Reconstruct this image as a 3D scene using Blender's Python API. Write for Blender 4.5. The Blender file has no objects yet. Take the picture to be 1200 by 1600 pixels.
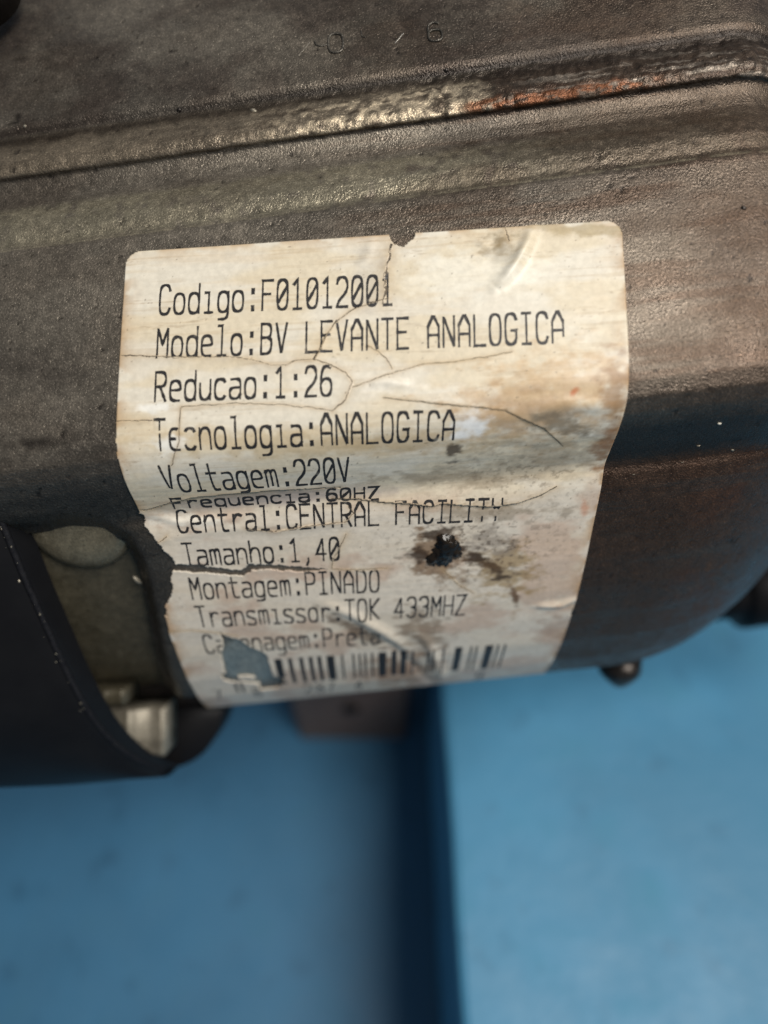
import bpy, math
import numpy as np
from mathutils import Vector

sc = bpy.context.scene
# ------------------------------------------------------------------ camera, light, exposure
PITCH = math.radians(50.0)          # the phone looks down at the motor
CAM_H = 0.360                       # camera height above the lower blue floor (m)
F_PX, CX, CY = 1000.0, 600.0, 800.0 # focal length / centre in photo pixels (1200 x 1600)
CAM = np.array([0.0, 0.0, CAM_H])
RGT = np.array([1.0, 0.0, 0.0])
FWD = np.array([0.0, math.cos(PITCH), -math.sin(PITCH)])
UPV = np.array([0.0, math.sin(PITCH), math.cos(PITCH)])

cd = bpy.data.cameras.new("camera")
cam = bpy.data.objects.new("camera", cd)
sc.collection.objects.link(cam)
cam.location = CAM
cam.rotation_euler = (math.pi / 2 - PITCH, 0, 0)
cd.sensor_fit = 'HORIZONTAL'
cd.sensor_width = 36.0
cd.lens = 36.0 * F_PX / 1200.0
cd.clip_start = 0.002
cd.clip_end = 50
cd.dof.use_dof = True
cd.dof.focus_distance = 0.1105
cd.dof.aperture_fstop = 7.0
sc.camera = cam

world = bpy.data.worlds.new("World")
sc.world = world
world.use_nodes = True
bg = world.node_tree.nodes["Background"]
bg.inputs[0].default_value = (0.78, 0.87, 1.0, 1)
bg.inputs[1].default_value = 0.15


def area_lamp(name, loc, target, size, power, color):
    ld = bpy.data.lights.new(name, 'AREA')
    ld.shape = 'DISK'
    ld.size = size
    ld.energy = power
    ld.color = color
    o = bpy.data.objects.new(name, ld)
    sc.collection.objects.link(o)
    o.location = loc
    d = Vector(target) - Vector(loc)
    o.rotation_euler = d.to_track_quat('-Z', 'Y').to_euler()
    return o


area_lamp("soft_lamp", (0.44, -0.20, 1.08), (0.0, 0.08, 0.27), 0.56, 12.0, (1.0, 0.95, 0.88))

sc.view_settings.view_transform = 'Standard'
sc.view_settings.look = 'None'
sc.view_settings.exposure = 0.0
sc.view_settings.gamma = 1.0
sc.view_settings.use_curve_mapping = False
sc.render.engine = 'CYCLES'

# ------------------------------------------------------------------ helpers
def lin(r, g, b):
    a = np.array([r, g, b], float) / 255.0
    return np.where(a <= 0.04045, a / 12.92, ((a + 0.055) / 1.055) ** 2.4)


def W(P):
    """camera-frame millimetres (x right, y down, z depth) -> world metres"""
    P = np.asarray(P, float) * 0.001
    return CAM + P[..., 0:1] * RGT - P[..., 1:2] * UPV + P[..., 2:3] * FWD


def at(px, py, z):
    """photo pixel at depth z (mm) -> camera-frame mm"""
    return np.array([(px - CX) * z / F_PX, (py - CY) * z / F_PX, z])


def hsh(ix, iy, seed):
    h = (ix.astype(np.int64) * 374761393 + iy.astype(np.int64) * 668265263 + seed * 974634777) & 0xFFFFFFFF
    h = ((h ^ (h >> 13)) * 1274126177) & 0xFFFFFFFF
    h = h ^ (h >> 16)
    return (h & 0xFFFFFF) / float(0xFFFFFF)


def vnoise(x, y, seed=0):
    x = np.asarray(x, float); y = np.asarray(y, float)
    ix = np.floor(x); iy = np.floor(y)
    fx = x - ix; fy = y - iy
    fx = fx * fx * (3 - 2 * fx); fy = fy * fy * (3 - 2 * fy)
    ix = ix.astype(np.int64); iy = iy.astype(np.int64)
    a = hsh(ix, iy, seed); b = hsh(ix + 1, iy, seed)
    c = hsh(ix, iy + 1, seed); d = hsh(ix + 1, iy + 1, seed)
    return (a * (1 - fx) + b * fx) * (1 - fy) + (c * (1 - fx) + d * fx) * fy


def fbm(x, y, seed=0, octv=4):
    s = 0; a = 0.5; tot = 0
    for i in range(octv):
        s = s + a * vnoise(x * 2 ** i, y * 2 ** i, seed + i * 17); tot += a; a *= 0.55
    return s / tot


def sstep(a, b, x):
    t = np.clip((x - a) / (b - a), 0, 1)
    return t * t * (3 - 2 * t)


def poly_dist(x, y, pts):
    """distance to a polyline, position along it 0..1, signed side"""
    best = np.full(np.shape(x), 1e9); par = np.zeros(np.shape(x)); side = np.zeros(np.shape(x))
    pts = np.asarray(pts, float)
    seg = np.hypot(*(pts[1:] - pts[:-1]).T)
    cum = np.concatenate([[0], np.cumsum(seg)])
    for i in range(len(pts) - 1):
        a, b = pts[i], pts[i + 1]; d = b - a; L2 = max(d @ d, 1e-12)
        t = np.clip(((x - a[0]) * d[0] + (y - a[1]) * d[1]) / L2, 0, 1)
        ex = x - a[0] - t * d[0]; ey = y - a[1] - t * d[1]
        dd = np.hypot(ex, ey); m = dd < best
        best = np.where(m, dd, best)
        par = np.where(m, (cum[i] + t * seg[i]) / cum[-1], par)
        side = np.where(m, np.sign(d[0] * ey - d[1] * ex), side)
    return best, par, side


def in_poly(x, y, poly):
    r = np.zeros(np.shape(x), bool); n = len(poly); j = n - 1
    for i in range(n):
        xi, yi = poly[i]; xj, yj = poly[j]
        c = ((yi > y) != (yj > y)) & (x < (xj - xi) * (y - yi) / ((yj - yi) if yj != yi else 1e-9) + xi)
        r ^= c; j = i
    return r


def chaikin(pts, n=2, closed=False):
    p = np.asarray(pts, float)
    for _ in range(n):
        if closed:
            q = np.roll(p, -1, 0)
            p = np.stack([0.75 * p + 0.25 * q, 0.25 * p + 0.75 * q], 1).reshape(-1, p.shape[1])
        else:
            a, b = p[:-1], p[1:]
            m = np.stack([0.75 * a + 0.25 * b, 0.25 * a + 0.75 * b], 1).reshape(-1, p.shape[1])
            p = np.concatenate([p[:1], m, p[-1:]])
    return p


def resample(p, n):
    p = np.asarray(p, float)
    d = np.concatenate([[0], np.cumsum(np.linalg.norm(p[1:] - p[:-1], axis=1))])
    t = np.linspace(0, d[-1], n)
    return np.stack([np.interp(t, d, p[:, k]) for k in range(p.shape[1])], 1)


BASE = None


def link(name, me, mat, parent=None):
    o = bpy.data.objects.new(name, me)
    sc.collection.objects.link(o)
    if mat is not None:
        me.materials.append(mat)
    if parent is not None:
        o.parent = parent
    return o


def build(name, V, faces, mat, parent=None, smooth=True, albedo=None, world_space=False):
    """V camera-frame mm (or world metres); faces: (n,4)/(n,3) int array or list of tuples"""
    Wd = np.asarray(V, float) if world_space else W(V)
    if parent is not None:
        Wd = Wd - BASE
    me = bpy.data.meshes.new(name)
    if isinstance(faces, np.ndarray):
        nf, k = faces.shape
        me.vertices.add(len(Wd)); me.vertices.foreach_set("co", Wd.astype(np.float32).ravel())
        me.loops.add(nf * k); me.loops.foreach_set("vertex_index", faces.astype(np.int32).ravel())
        me.polygons.add(nf); me.polygons.foreach_set("loop_start", np.arange(0, nf * k, k, dtype=np.int32))
        me.update(calc_edges=True); me.validate()
    else:
        me.from_pydata([tuple(v) for v in Wd], [], [tuple(f) for f in faces]); me.update()
    if smooth:
        me.polygons.foreach_set("use_smooth", np.ones(len(me.polygons), bool))
    if albedo is not None:
        at_ = me.color_attributes.new("albedo", 'FLOAT_COLOR', 'POINT')
        c = np.concatenate([albedo, np.ones((len(albedo), 1))], 1)
        at_.data.foreach_set("color", c.astype(np.float32).ravel())
    return link(name, me, mat, parent)


def grid_mesh(name, P, keep, skirt, mat, parent, albedo=None, flip=False):
    """grid of points (nv,nu,3); keep (nv-1,nu-1) cells; skirt (nv,nu,3): where the border is folded to"""
    nv, nu = P.shape[:2]
    idx = np.arange(nv * nu).reshape(nv, nu)
    q = np.stack([idx[:-1, :-1], idx[1:, :-1], idx[1:, 1:], idx[:-1, 1:]], -1)
    F = q[keep]
    V = P.reshape(-1, 3); A = None if albedo is None else albedo.reshape(-1, 3)
    if skirt is not None:
        k = np.pad(keep, 1)
        fs = []
        i, j = np.nonzero(keep & ~k[:-2, 1:-1]); fs.append(np.stack([idx[i, j + 1], idx[i, j]], 1))
        i, j = np.nonzero(keep & ~k[2:, 1:-1]); fs.append(np.stack([idx[i + 1, j], idx[i + 1, j + 1]], 1))
        i, j = np.nonzero(keep & ~k[1:-1, :-2]); fs.append(np.stack([idx[i, j], idx[i + 1, j]], 1))
        i, j = np.nonzero(keep & ~k[1:-1, 2:]); fs.append(np.stack([idx[i + 1, j + 1], idx[i, j + 1]], 1))
        E = np.concatenate(fs)
        u = np.unique(E); mp = np.full(nv * nu, -1); mp[u] = len(V) + np.arange(len(u))
        V = np.concatenate([V, skirt.reshape(-1, 3)[u]])
        if A is not None:
            A = np.concatenate([A, A[u] * 0.5])
        F = np.concatenate([F, np.stack([E[:, 1], E[:, 0], mp[E[:, 0]], mp[E[:, 1]]], 1)])
    used = np.unique(F); mp = np.full(len(V), -1); mp[used] = np.arange(len(used))
    F = mp[F]; V = V[used]; A = None if A is None else A[used]
    if flip:
        F = F[:, ::-1]
    return build(name, V, np.ascontiguousarray(F), mat, parent, albedo=A)


def tube(pts, r, seg=8, closed=False, taper=None):
    pts = np.asarray(pts, float); n = len(pts)
    T = np.gradient(pts, axis=0) if not closed else np.roll(pts, -1, 0) - np.roll(pts, 1, 0)
    T /= np.linalg.norm(T, axis=1, keepdims=True) + 1e-12
    ref = np.array([0.03, 0.1, 1.0]); V = []
    for i in range(n):
        a = np.cross(T[i], ref); a /= np.linalg.norm(a) + 1e-12; b = np.cross(T[i], a)
        rr = r * (taper[i] if taper is not None else 1)
        for k in range(seg):
            th = 2 * math.pi * k / seg
            V.append(pts[i] + rr * (math.cos(th) * a + math.sin(th) * b))
    F = []
    m = n if closed else n - 1
    for i in range(m):
        for k in range(seg):
            a0 = i * seg + k; a1 = i * seg + (k + 1) % seg
            b0 = ((i + 1) % n) * seg + k; b1 = ((i + 1) % n) * seg + (k + 1) % seg
            F.append((a0, a1, b1, b0))
    if not closed:
        F.append(tuple(range(seg))[::-1]); F.append(tuple((n - 1) * seg + k for k in range(seg)))
    return V, F


def lathe(c, axis, prof, seg=32):
    """prof: list of (radius, distance along axis)"""
    axis = np.asarray(axis, float); axis /= np.linalg.norm(axis)
    a = np.cross(axis, [0.31, 0.2, 0.93]); a /= np.linalg.norm(a); b = np.cross(axis, a)
    V = []; F = []
    for (r, h) in prof:
        for k in range(seg):
            th = 2 * math.pi * k / seg
            V.append(np.asarray(c) + axis * h + r * (math.cos(th) * a + math.sin(th) * b))
    for i in range(len(prof) - 1):
        for k in range(seg):
            F.append((i * seg + k, i * seg + (k + 1) % seg, (i + 1) * seg + (k + 1) % seg, (i + 1) * seg + k))
    F.append(tuple(range(seg))[::-1]); F.append(tuple((len(prof) - 1) * seg + k for k in range(seg)))
    return V, F


def rounded_box(c, ax, ay, az, hx, hy, hz, bev):
    """bevelled box with axes in the camera frame"""
    V = []
    sg = [(-1, -1), (1, -1), (1, 1), (-1, 1)]
    rings = [(-hz, bev), (-hz + bev, 0), (hz - bev, 0), (hz, bev)]
    for (z, ins) in rings:
        x, y = hx - ins, hy - ins
        for (px, py) in [(-x + bev, -y), (x - bev, -y), (x, -y + bev), (x, y - bev), (x - bev, y), (-x + bev, y), (-x, y - bev), (-x, -y + bev)]:
            V.append(np.asarray(c) + px * np.asarray(ax) + py * np.asarray(ay) + z * np.asarray(az))
    F = [tuple(range(8))[::-1], tuple(range(24, 32))]
    for i in range(3):
        for k in range(8):
            F.append((i * 8 + k, i * 8 + (k + 1) % 8, (i + 1) * 8 + (k + 1) % 8, (i + 1) * 8 + k))
    return V, F


# ------------------------------------------------------------------ materials
def node_mat(name):
    m = bpy.data.materials.new(name); m.use_nodes = True
    nt = m.node_tree; return m, nt, nt.nodes["Principled BSDF"]


def nd(nt, typ, **kw):
    n = nt.nodes.new(typ)
    for k, v in kw.items():
        setattr(n, k, v)
    return n


def noise(nt, scale, detail=3, rough=0.6, vec=None):
    n = nd(nt, 'ShaderNodeTexNoise'); n.inputs['Scale'].default_value = scale
    n.inputs['Detail'].default_value = detail; n.inputs['Roughness'].default_value = rough
    if vec is not None:
        nt.links.new(vec, n.inputs['Vector'])
    return n


def ramp(nt, src, stops):
    r = nd(nt, 'ShaderNodeValToRGB'); nt.links.new(src, r.inputs[0])
    e = r.color_ramp.elements
    while len(e) < len(stops):
        e.new(0.5)
    for el, (p, c) in zip(e, stops):
        el.position = p; el.color = (c, c, c, 1) if not hasattr(c, '__len__') else (*c, 1)
    return r


def mixc(nt, fac, a, b, mode='MIX'):
    m = nd(nt, 'ShaderNodeMix', data_type='RGBA', blend_type=mode)
    for sock, v in ((m.inputs[0], fac), (m.inputs[6], a), (m.inputs[7], b)):
        if isinstance(v, (int, float)):
            sock.default_value = v
        elif isinstance(v, (tuple, list, np.ndarray)):
            sock.default_value = (*v, 1)
        else:
            nt.links.new(v, sock)
    return m.outputs[2]


def obj_coord(nt):
    return nd(nt, 'ShaderNodeTexCoord').outputs['Object']


def cast_metal(name, color=None, metallic=0.6, rough=(0.30, 0.52), bump=0.00017, spark=0.9):
    m, nt, p = node_mat(name)
    co = obj_coord(nt)
    if color is None:
        col = nd(nt, 'ShaderNodeAttribute', attribute_name='albedo').outputs['Color']
    else:
        col = mixc(nt, noise(nt, 160, 4, 0.6, co).outputs[0], tuple(c * 0.6 for c in color), tuple(min(1, c * 1.35) for c in color))
    g = noise(nt, 3000, 2, 0.6, co)
    g2 = noise(nt, 620, 3, 0.6, co)
    sp = ramp(nt, g.outputs[0], [(0.32, 0.66), (0.52, 0.95), (0.62, 1.08), (0.72, 1.1 + spark)])  # glints painted into the colour as bright specks
    col = mixc(nt, 1.0, col, sp.outputs[0], 'MULTIPLY')
    md = ramp(nt, g2.outputs[0], [(0.3, 0.82), (0.7, 1.14)])
    col = mixc(nt, 1.0, col, md.outputs[0], 'MULTIPLY')
    nt.links.new(col, p.inputs['Base Color'])
    p.inputs['Metallic'].default_value = metallic
    rr = ramp(nt, g2.outputs[0], [(0.3, rough[0]), (0.7, rough[1])])
    oil = ramp(nt, noise(nt, 70, 4, 0.6, co).outputs[0], [(0.36, 0.62), (0.62, 1.15)])
    rm = mixc(nt, 1.0, rr.outputs[0], oil.outputs[0], 'MULTIPLY')
    nt.links.new(rm, p.inputs['Roughness'])
    b = nd(nt, 'ShaderNodeBump'); b.inputs['Distance'].default_value = bump; b.inputs['Strength'].default_value = 0.9
    h = nd(nt, 'ShaderNodeMath', operation='MULTIPLY_ADD')
    nt.links.new(g2.outputs[0], h.inputs[0]); h.inputs[1].default_value = 0.35; nt.links.new(g.outputs[0], h.inputs[2])
    nt.links.new(h.outputs[0], b.inputs['Height']); nt.links.new(b.outputs[0], p.inputs['Normal'])
    return m


def paper_mat():
    m, nt, p = node_mat("worn_label_paper")
    co = obj_coord(nt)
    col = nd(nt, 'ShaderNodeAttribute', attribute_name='albedo').outputs['Color']
    n1 = noise(nt, 900, 4, 0.65, co)
    r = ramp(nt, n1.outputs[0], [(0.3, 0.88), (0.65, 1.04)])
    col = mixc(nt, 1.0, col, r.outputs[0], 'MULTIPLY')
    nt.links.new(col, p.inputs['Base Color'])
    p.inputs['Roughness'].default_value = 0.42
    p.inputs['Specular IOR Level'].default_value = 0.4
    b = nd(nt, 'ShaderNodeBump'); b.inputs['Distance'].default_value = 0.00005; b.inputs['Strength'].default_value = 0.6
    nt.links.new(noise(nt, 500, 4, 0.6, co).outputs[0], b.inputs['Height']); nt.links.new(b.outputs[0], p.inputs['Normal'])
    return m


def ink_mat(name, lo=0.44, hi=0.62):
    m, nt, p = node_mat(name)
    co = obj_coord(nt)
    n1 = noise(nt, 420, 4, 0.75, co)
    f = ramp(nt, n1.outputs[0], [(lo + 0.14, 0.0), (hi + 0.14, 0.75)])
    nt.links.new(mixc(nt, f.outputs[0], (0.022, 0.020, 0.020), (0.30, 0.27, 0.22)), p.inputs['Base Color'])
    p.inputs['Roughness'].default_value = 0.5
    return m


def plain(name, c1, c2, scale, rough=0.5, metallic=0.0, bump=0.0, bscale=900, spec=0.5, coat=0.0):
    m, nt, p = node_mat(name)
    co = obj_coord(nt)
    n1 = noise(nt, scale, 5, 0.65, co)
    f = ramp(nt, n1.outputs[0], [(0.32, 0.0), (0.68, 1.0)])
    nt.links.new(mixc(nt, f.outputs[0], c1, c2), p.inputs['Base Color'])
    p.inputs['Roughness'].default_value = rough; p.inputs['Metallic'].default_value = metallic
    p.inputs['Specular IOR Level'].default_value = spec
    p.inputs['Coat Weight'].default_value = coat
    if bump:
        b = nd(nt, 'ShaderNodeBump'); b.inputs['Distance'].default_value = bump
        nt.links.new(noise(nt, bscale, 4, 0.6, co).outputs[0], b.inputs['Height']); nt.links.new(b.outputs[0], p.inputs['Normal'])
    return m


M_CAST = cast_metal("cast_housing_metal")
M_OLIVE = cast_metal("olive_inner_metal", (0.095, 0.083, 0.056), 0.35, (0.4, 0.65), 0.0001, 0.3)
M_LUG = cast_metal("bare_bracket_metal", (0.26, 0.235, 0.185), 0.45, (0.38, 0.6), 0.0001, 0.3)
M_BOSS = cast_metal("pale_boss_metal", (0.20, 0.175, 0.12), 0.4, (0.3, 0.5), 0.0001, 0.3)
M_PAPER = paper_mat()
M_INK = ink_mat("thermal_print_ink")
M_BARINK = ink_mat("barcode_ink", 0.6, 0.9)
M_CRACK = plain("dirt_in_cracks", (0.05, 0.04, 0.03), (0.20, 0.16, 0.11), 700, 0.8)
M_GREASE = plain("black_grease", (0.006, 0.005, 0.004), (0.018, 0.012, 0.007), 600, 0.17, 0, 0.0001, 1100, 0.4)
M_BLACK = plain("black_plastic", (0.006, 0.006, 0.007), (0.009, 0.009, 0.010), 60, 0.42, 0, 0.00001, 1800, 0.14)
M_SCUFF = plain("scuffed_plastic", (0.006, 0.006, 0.008), (0.014, 0.014, 0.016), 900, 0.55, 0, 0.0002, 1500, 0.15)
M_DARKM = plain("dark_oily_steel", (0.02, 0.018, 0.017), (0.055, 0.046, 0.04), 500, 0.32, 0.7, 0.0001, 800)
M_FOOT = plain("brown_painted_foot", (0.12, 0.085, 0.072), (0.19, 0.135, 0.11), 200, 0.6, 0, 0.0001, 500)
M_CHIP = plain("pale_grit", (0.45, 0.42, 0.34), (0.7, 0.66, 0.56), 900, 0.7)


def blue_mat(name, c, dirt):
    m, nt, p = node_mat(name)
    co = obj_coord(nt)
    big = noise(nt, 9, 5, 0.6, co); mid = noise(nt, 38, 4, 0.65, co); spots = noise(nt, 60, 2, 0.5, co)
    col = mixc(nt, ramp(nt, big.outputs[0], [(0.35, 0.0), (0.68, 1.0)]).outputs[0],
               tuple(x * 0.84 for x in c), tuple(min(1, x * 1.10) for x in c))
    col = mixc(nt, ramp(nt, mid.outputs[0], [(0.55, 0.0), (0.75, 0.35)]).outputs[0], col, (c[0] * 0.75, c[1] * 0.95, c[2] * 0.82))
    col = mixc(nt, ramp(nt, spots.outputs[0], [(0.60, 0.0), (0.78, dirt)]).outputs[0], col, (c[0] * 0.55, c[1] * 0.6, c[2] * 0.62))
    nt.links.new(col, p.inputs['Base Color'])
    nt.links.new(ramp(nt, mid.outputs[0], [(0.3, 0.42), (0.7, 0.62)]).outputs[0], p.inputs['Roughness'])
    b = nd(nt, 'ShaderNodeBump'); b.inputs['Distance'].default_value = 0.0006
    nt.links.new(mid.outputs[0], b.inputs['Height']); nt.links.new(b.outputs[0], p.inputs['Normal'])
    return m


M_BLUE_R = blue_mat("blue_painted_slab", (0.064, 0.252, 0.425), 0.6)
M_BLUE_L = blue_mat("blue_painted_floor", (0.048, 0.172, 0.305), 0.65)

# ------------------------------------------------------------------ the setting: blue floor and raised blue slab
SLAB_H = 0.100


def ray_to_plane(px, py, h):
    d = FWD + (px - CX) / F_PX * RGT - (py - CY) / F_PX * UPV
    t = (h - CAM[2]) / d[2]
    return CAM + d * t


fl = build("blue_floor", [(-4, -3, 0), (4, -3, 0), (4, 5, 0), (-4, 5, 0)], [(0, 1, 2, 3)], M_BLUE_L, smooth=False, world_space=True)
fl["kind"] = "structure"
e0 = ray_to_plane(690, 1090, SLAB_H); e1 = ray_to_plane(722, 1600, SLAB_H)
ed = (e0 - e1)[:2]; ed /= np.linalg.norm(ed)
nr = np.array([ed[1], -ed[0]])          # to the right of the edge
a = e1[:2] - ed * 0.6; b = e0[:2] + ed * 2.0


def slab_ring(ins, z):
    pts = [a + nr * ins + ed * ins, b + nr * ins, b + nr * 1.5, a + nr * 1.5 + ed * ins]
    return [(p[0], p[1], z) for p in pts]


n_edge = 120
V = []; F = []
prof_s = [(0.0015, 0.0), (0.0, 0.004), (0.0, SLAB_H - 0.003), (0.0009, SLAB_H - 0.0009), (0.003, SLAB_H)]
for i in range(n_edge + 1):
    q = a + (b - a) * i / n_edge
    wob = 0.0007 * (float(vnoise(i * 0.9, 0.3, 5)) - 0.5) * 2
    for (ins, z) in prof_s:
        p = q + nr * (ins + wob); V.append((p[0], p[1], z))
    p = q + nr * 1.5; V.append((p[0], p[1], SLAB_H))
k = len(prof_s) + 1
for i in range(n_edge):
    for j in range(k - 1):
        F.append((i * k + j, (i + 1) * k + j, (i + 1) * k + j + 1, i * k + j + 1))
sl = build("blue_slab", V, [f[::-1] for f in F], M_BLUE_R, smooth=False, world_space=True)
sl["kind"] = "structure"

# ------------------------------------------------------------------ gear motor: body surface
PROF = [(-150, 124), (-60, 120), (0, 117.2), (60, 115.2), (112, 113.5), (121, 113.6), (130, 114.0), (140, 113.7), (150, 112.8), (162, 111.7),
        (176, 110.9), (188, 110.9), (196, 111.2), (201, 111.9), (206, 112.2), (222, 112.4), (240, 112.0), (253, 111.0), (265, 109.6), (279, 108.5), (295, 108.1),
        (306, 108.0), (312, 107.6), (318, 107.1), (370, 105.8), (465, 104.2), (530, 103.2), (600, 102.3), (640, 102.2), (668, 102.9), (692, 104.5), (715, 106.8),
        (738, 109.8), (752, 111.8), (762, 113.1), (771, 113.8), (784, 114.2), (803, 115.3), (856, 119.4), (908, 123.6),
        (952, 128.0), (990, 133), (1030, 140), (1060, 148), (1077, 156)]
pm = [((y - CY) * z / F_PX, z) for y, z in PROF]
yk = [y for y, _ in PROF]
back = [(44.4, 166), (43.0, 176), (38, 188), (28, 199), (12, 206), (-20, 208), (-70, 206), (-112, 196), (-124, 170), (-124, 140)]
allp = np.array(pm + back + [pm[0]])
dd = np.concatenate([[0], np.cumsum(np.hypot(*(allp[1:] - allp[:-1]).T))])
S_OF_Y = lambda y: np.interp(y, yk, dd[:len(yk)])
S_TOT = dd[-1]
ds = 0.1
sg = np.arange(0, S_TOT, ds)


def smooth_profile(sig):
    Y = np.interp(sg, dd, allp[:, 0]); Z = np.interp(sg, dd, allp[:, 1])
    n = int(4 * sig / ds) + 1; kx = np.arange(-n, n + 1) * ds; kk = np.exp(-0.5 * (kx / sig) ** 2); kk /= kk.sum()
    pad = lambda q: np.concatenate([q[-n:], q, q[:n]])
    return np.convolve(pad(Y), kk, 'valid'), np.convolve(pad(Z), kk, 'valid')


TILT = math.radians(6.5)
AX = np.array([math.cos(TILT), -math.sin(TILT), -0.04])
CEN = np.array([-6.0, 160.0])
T_END = 101.0


def body(t, s, YZ):
    Y = np.interp(s, sg, YZ[0]); Z = np.interp(s, sg, YZ[1])
    bl = sstep(S_OF_Y(420), S_OF_Y(700), s) * (1 - sstep(dd[len(pm) + 1], dd[len(pm) + 5], s))
    te = 59.0 - 5.0 * bl; tend = 90.0 + (T_END - 90.0) * bl
    w = np.clip((t - te) / (tend - te), 0, 1)
    w = np.maximum(w, np.clip((-t - 112.0) / 26.0, 0, 1))
    kf = np.sqrt(np.maximum(1 - w * w, 0.0))
    Y = CEN[0] + (Y - CEN[0]) * (1 - (1 - kf) * (0.12 + 0.88 * bl)); Z = CEN[1] + (Z - CEN[1]) * kf
    return np.stack([t * AX[0], Y + t * AX[1], Z + t * AX[2]], -1)


def normals(P):
    n = np.cross(np.gradient(P, axis=1), np.gradient(P, axis=0))
    n /= np.linalg.norm(n, axis=2, keepdims=True) + 1e-12
    return n


def project(P):
    return CX + F_PX * P[..., 0] / P[..., 2], CY + F_PX * P[..., 1] / P[..., 2]


motor_loc = W(np.array([0, 46.0, 165.0])[None])[0]
BASE = motor_loc
motor = bpy.data.objects.new("gear_motor", None)
sc.collection.objects.link(motor)
motor.location = motor_loc
motor.empty_display_size = 0.02
motor["label"] = "dirty cast metal gate motor with a torn white printed label, above blue floor"
motor["category"] = "motor"

PB = smooth_profile(0.22)
tt = np.concatenate([np.arange(-137.9, -66, 1.2), np.arange(-66, T_END - 0.02, 0.36)])
ss = np.concatenate([np.arange(0, 196, 0.30), np.arange(196, S_TOT + 1.0, 1.5)])
T, S = np.meshgrid(tt, ss)
P = body(T, S, PB)
N = normals(P)
sgn = np.sign(-(N * P).sum(-1)[200, 200]); N = N * sgn      # outward = toward the camera on the front
pxh, pyh = project(P)
sb0, sb1 = S_OF_Y(131), S_OF_Y(200)           # bead of old sealant along the parting line
bead = sstep(sb0 - 0.2, sb0 + 1.2, S) * (1 - sstep(sb1 - 1.0, sb1, S))
h = 0.10 * (fbm(T / 5.0, S / 5.0, 3) - 0.5) + 0.05 * (fbm(T / 0.9, S / 0.9, 9, 3) - 0.5)
bead_n = fbm(T / 1.6, S / 2.4, 21, 4) - 0.5
left_fade = 0.35 + 0.65 * sstep(-45, 5, T)
h = h + bead * (0.7 * bead_n + 0.42 * (fbm(T / 0.7, S / 1.5, 33, 3) - 0.5)) * left_fade
# ragged edges of the bead
h = h - 0.22 * np.exp(-((S - sb1 + 0.1 - 0.7 * (fbm(T / 3, T * 0, 44) - 0.5)) / 0.35) ** 2) * sstep(-50, -20, T)
# extra ripple on the upward facing band
sb2, sb3 = S_OF_Y(250), S_OF_Y(312)
band = sstep(sb2 - 1, sb2 + 1, S) * (1 - sstep(sb3 - 0.5, sb3, S))
h = h + band * 0.22 * (fbm(T / 1.0, S / 0.8, 51, 3) - 0.5)
# shallow cast pits
pit = sstep(0.80, 0.9, fbm(T / 1.1, S / 1.1, 61, 2))
h = h - 0.12 * pit
P = P + N * h[..., None]

# albedo of the casting
c_grey = lin(128, 120, 108); c_dark = lin(72, 66, 60); c_olive = lin(158, 150, 128); c_brown = lin(88, 66, 50)
c_rust = lin(110, 67, 40); c_tan = lin(200, 184, 158); c_grime_shade = lin(34, 29, 26)
big = fbm(T / 22, S / 14, 71, 5); strk = fbm(T / 30, S / 2.2, 81, 4); fine = fbm(T / 2.2, S / 2.2, 91, 4)
mix = lambda A, c, f: A * (1 - f[..., None]) + np.asarray(c) * f[..., None]
A = np.zeros(P.shape) + c_grey
A = mix(A, c_dark, 0.6 * sstep(0.36, 0.72, big))
A = mix(A, c_brown, 0.55 * sstep(0.5, 0.68, strk) * sstep(-25, 25, T))
s_up = S_OF_Y(131)
A = mix(A, lin(86, 68, 55), 0.62 * sstep(14, 62, T))
A = mix(A, lin(84, 76, 66), 0.55 * (S < s_up) * sstep(-35, 0, T))
A = mix(A, lin(62, 50, 44), (S < s_up) * 0.55 * sstep(0.42, 0.72, fbm(T / 13, S / 9, 101, 5)))
A = mix(A, c_olive, band * 0.7 * sstep(0.25, 0.6, fine + 0.12) * (1 - 0.7 * sstep(0, 45, T)))  # olive tone, paler to paint in the light on the band
A = mix(A, lin(74, 62, 50), 0.65 * sstep(5, 40, T) * (S < sb3) * (S > sb1))
A = mix(A, lin(74, 58, 45), 0.5 * sstep(0.46, 0.66, fbm(T / 15, S / 9, 151, 5)) * (0.35 + 0.65 * sstep(-30, 30, T)))
bn = fbm(T / 2.6, S / 1.6, 111, 4)
A = mix(A, lin(132, 120, 103), bead * 0.85)
A = mix(A, lin(66, 54, 43), bead * 0.75 * sstep(0.48, 0.7, fbm(T / 5, S / 0.8, 111, 5)) * (0.3 + 0.7 * sstep(-45, 0, T)))
A = mix(A, c_tan, bead * sstep(0.42, 0.6, fbm(T / 1.8, S / 1.1, 121, 4)) * sstep(-30, -5, T) * (1 - sstep(14, 19, T)) * sstep(sb0 + 1.6, sb0 + 3.2, S))
A = mix(A, lin(56, 42, 33), bead * 0.85 * sstep(16, 21, T + 3 * (fbm(T / 2, S / 1.5, 113) - 0.5)))
A = mix(A, lin(150, 140, 128), bead * 0.6 * sstep(0.55, 0.68, fbm(T / 7, S / 0.7, 117, 4)) * sstep(20, 30, T))  # highlight lines painted on the bead's right part
A = mix(A, lin(44, 36, 30), bead * 0.8 * (1 - sstep(sb0 + 1.2, sb0 + 4.0, S + 2.4 * (fbm(T / 5, S / 3, 115, 4) - 0.5))))  # shade of the groove painted onto the bead's top half
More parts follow.
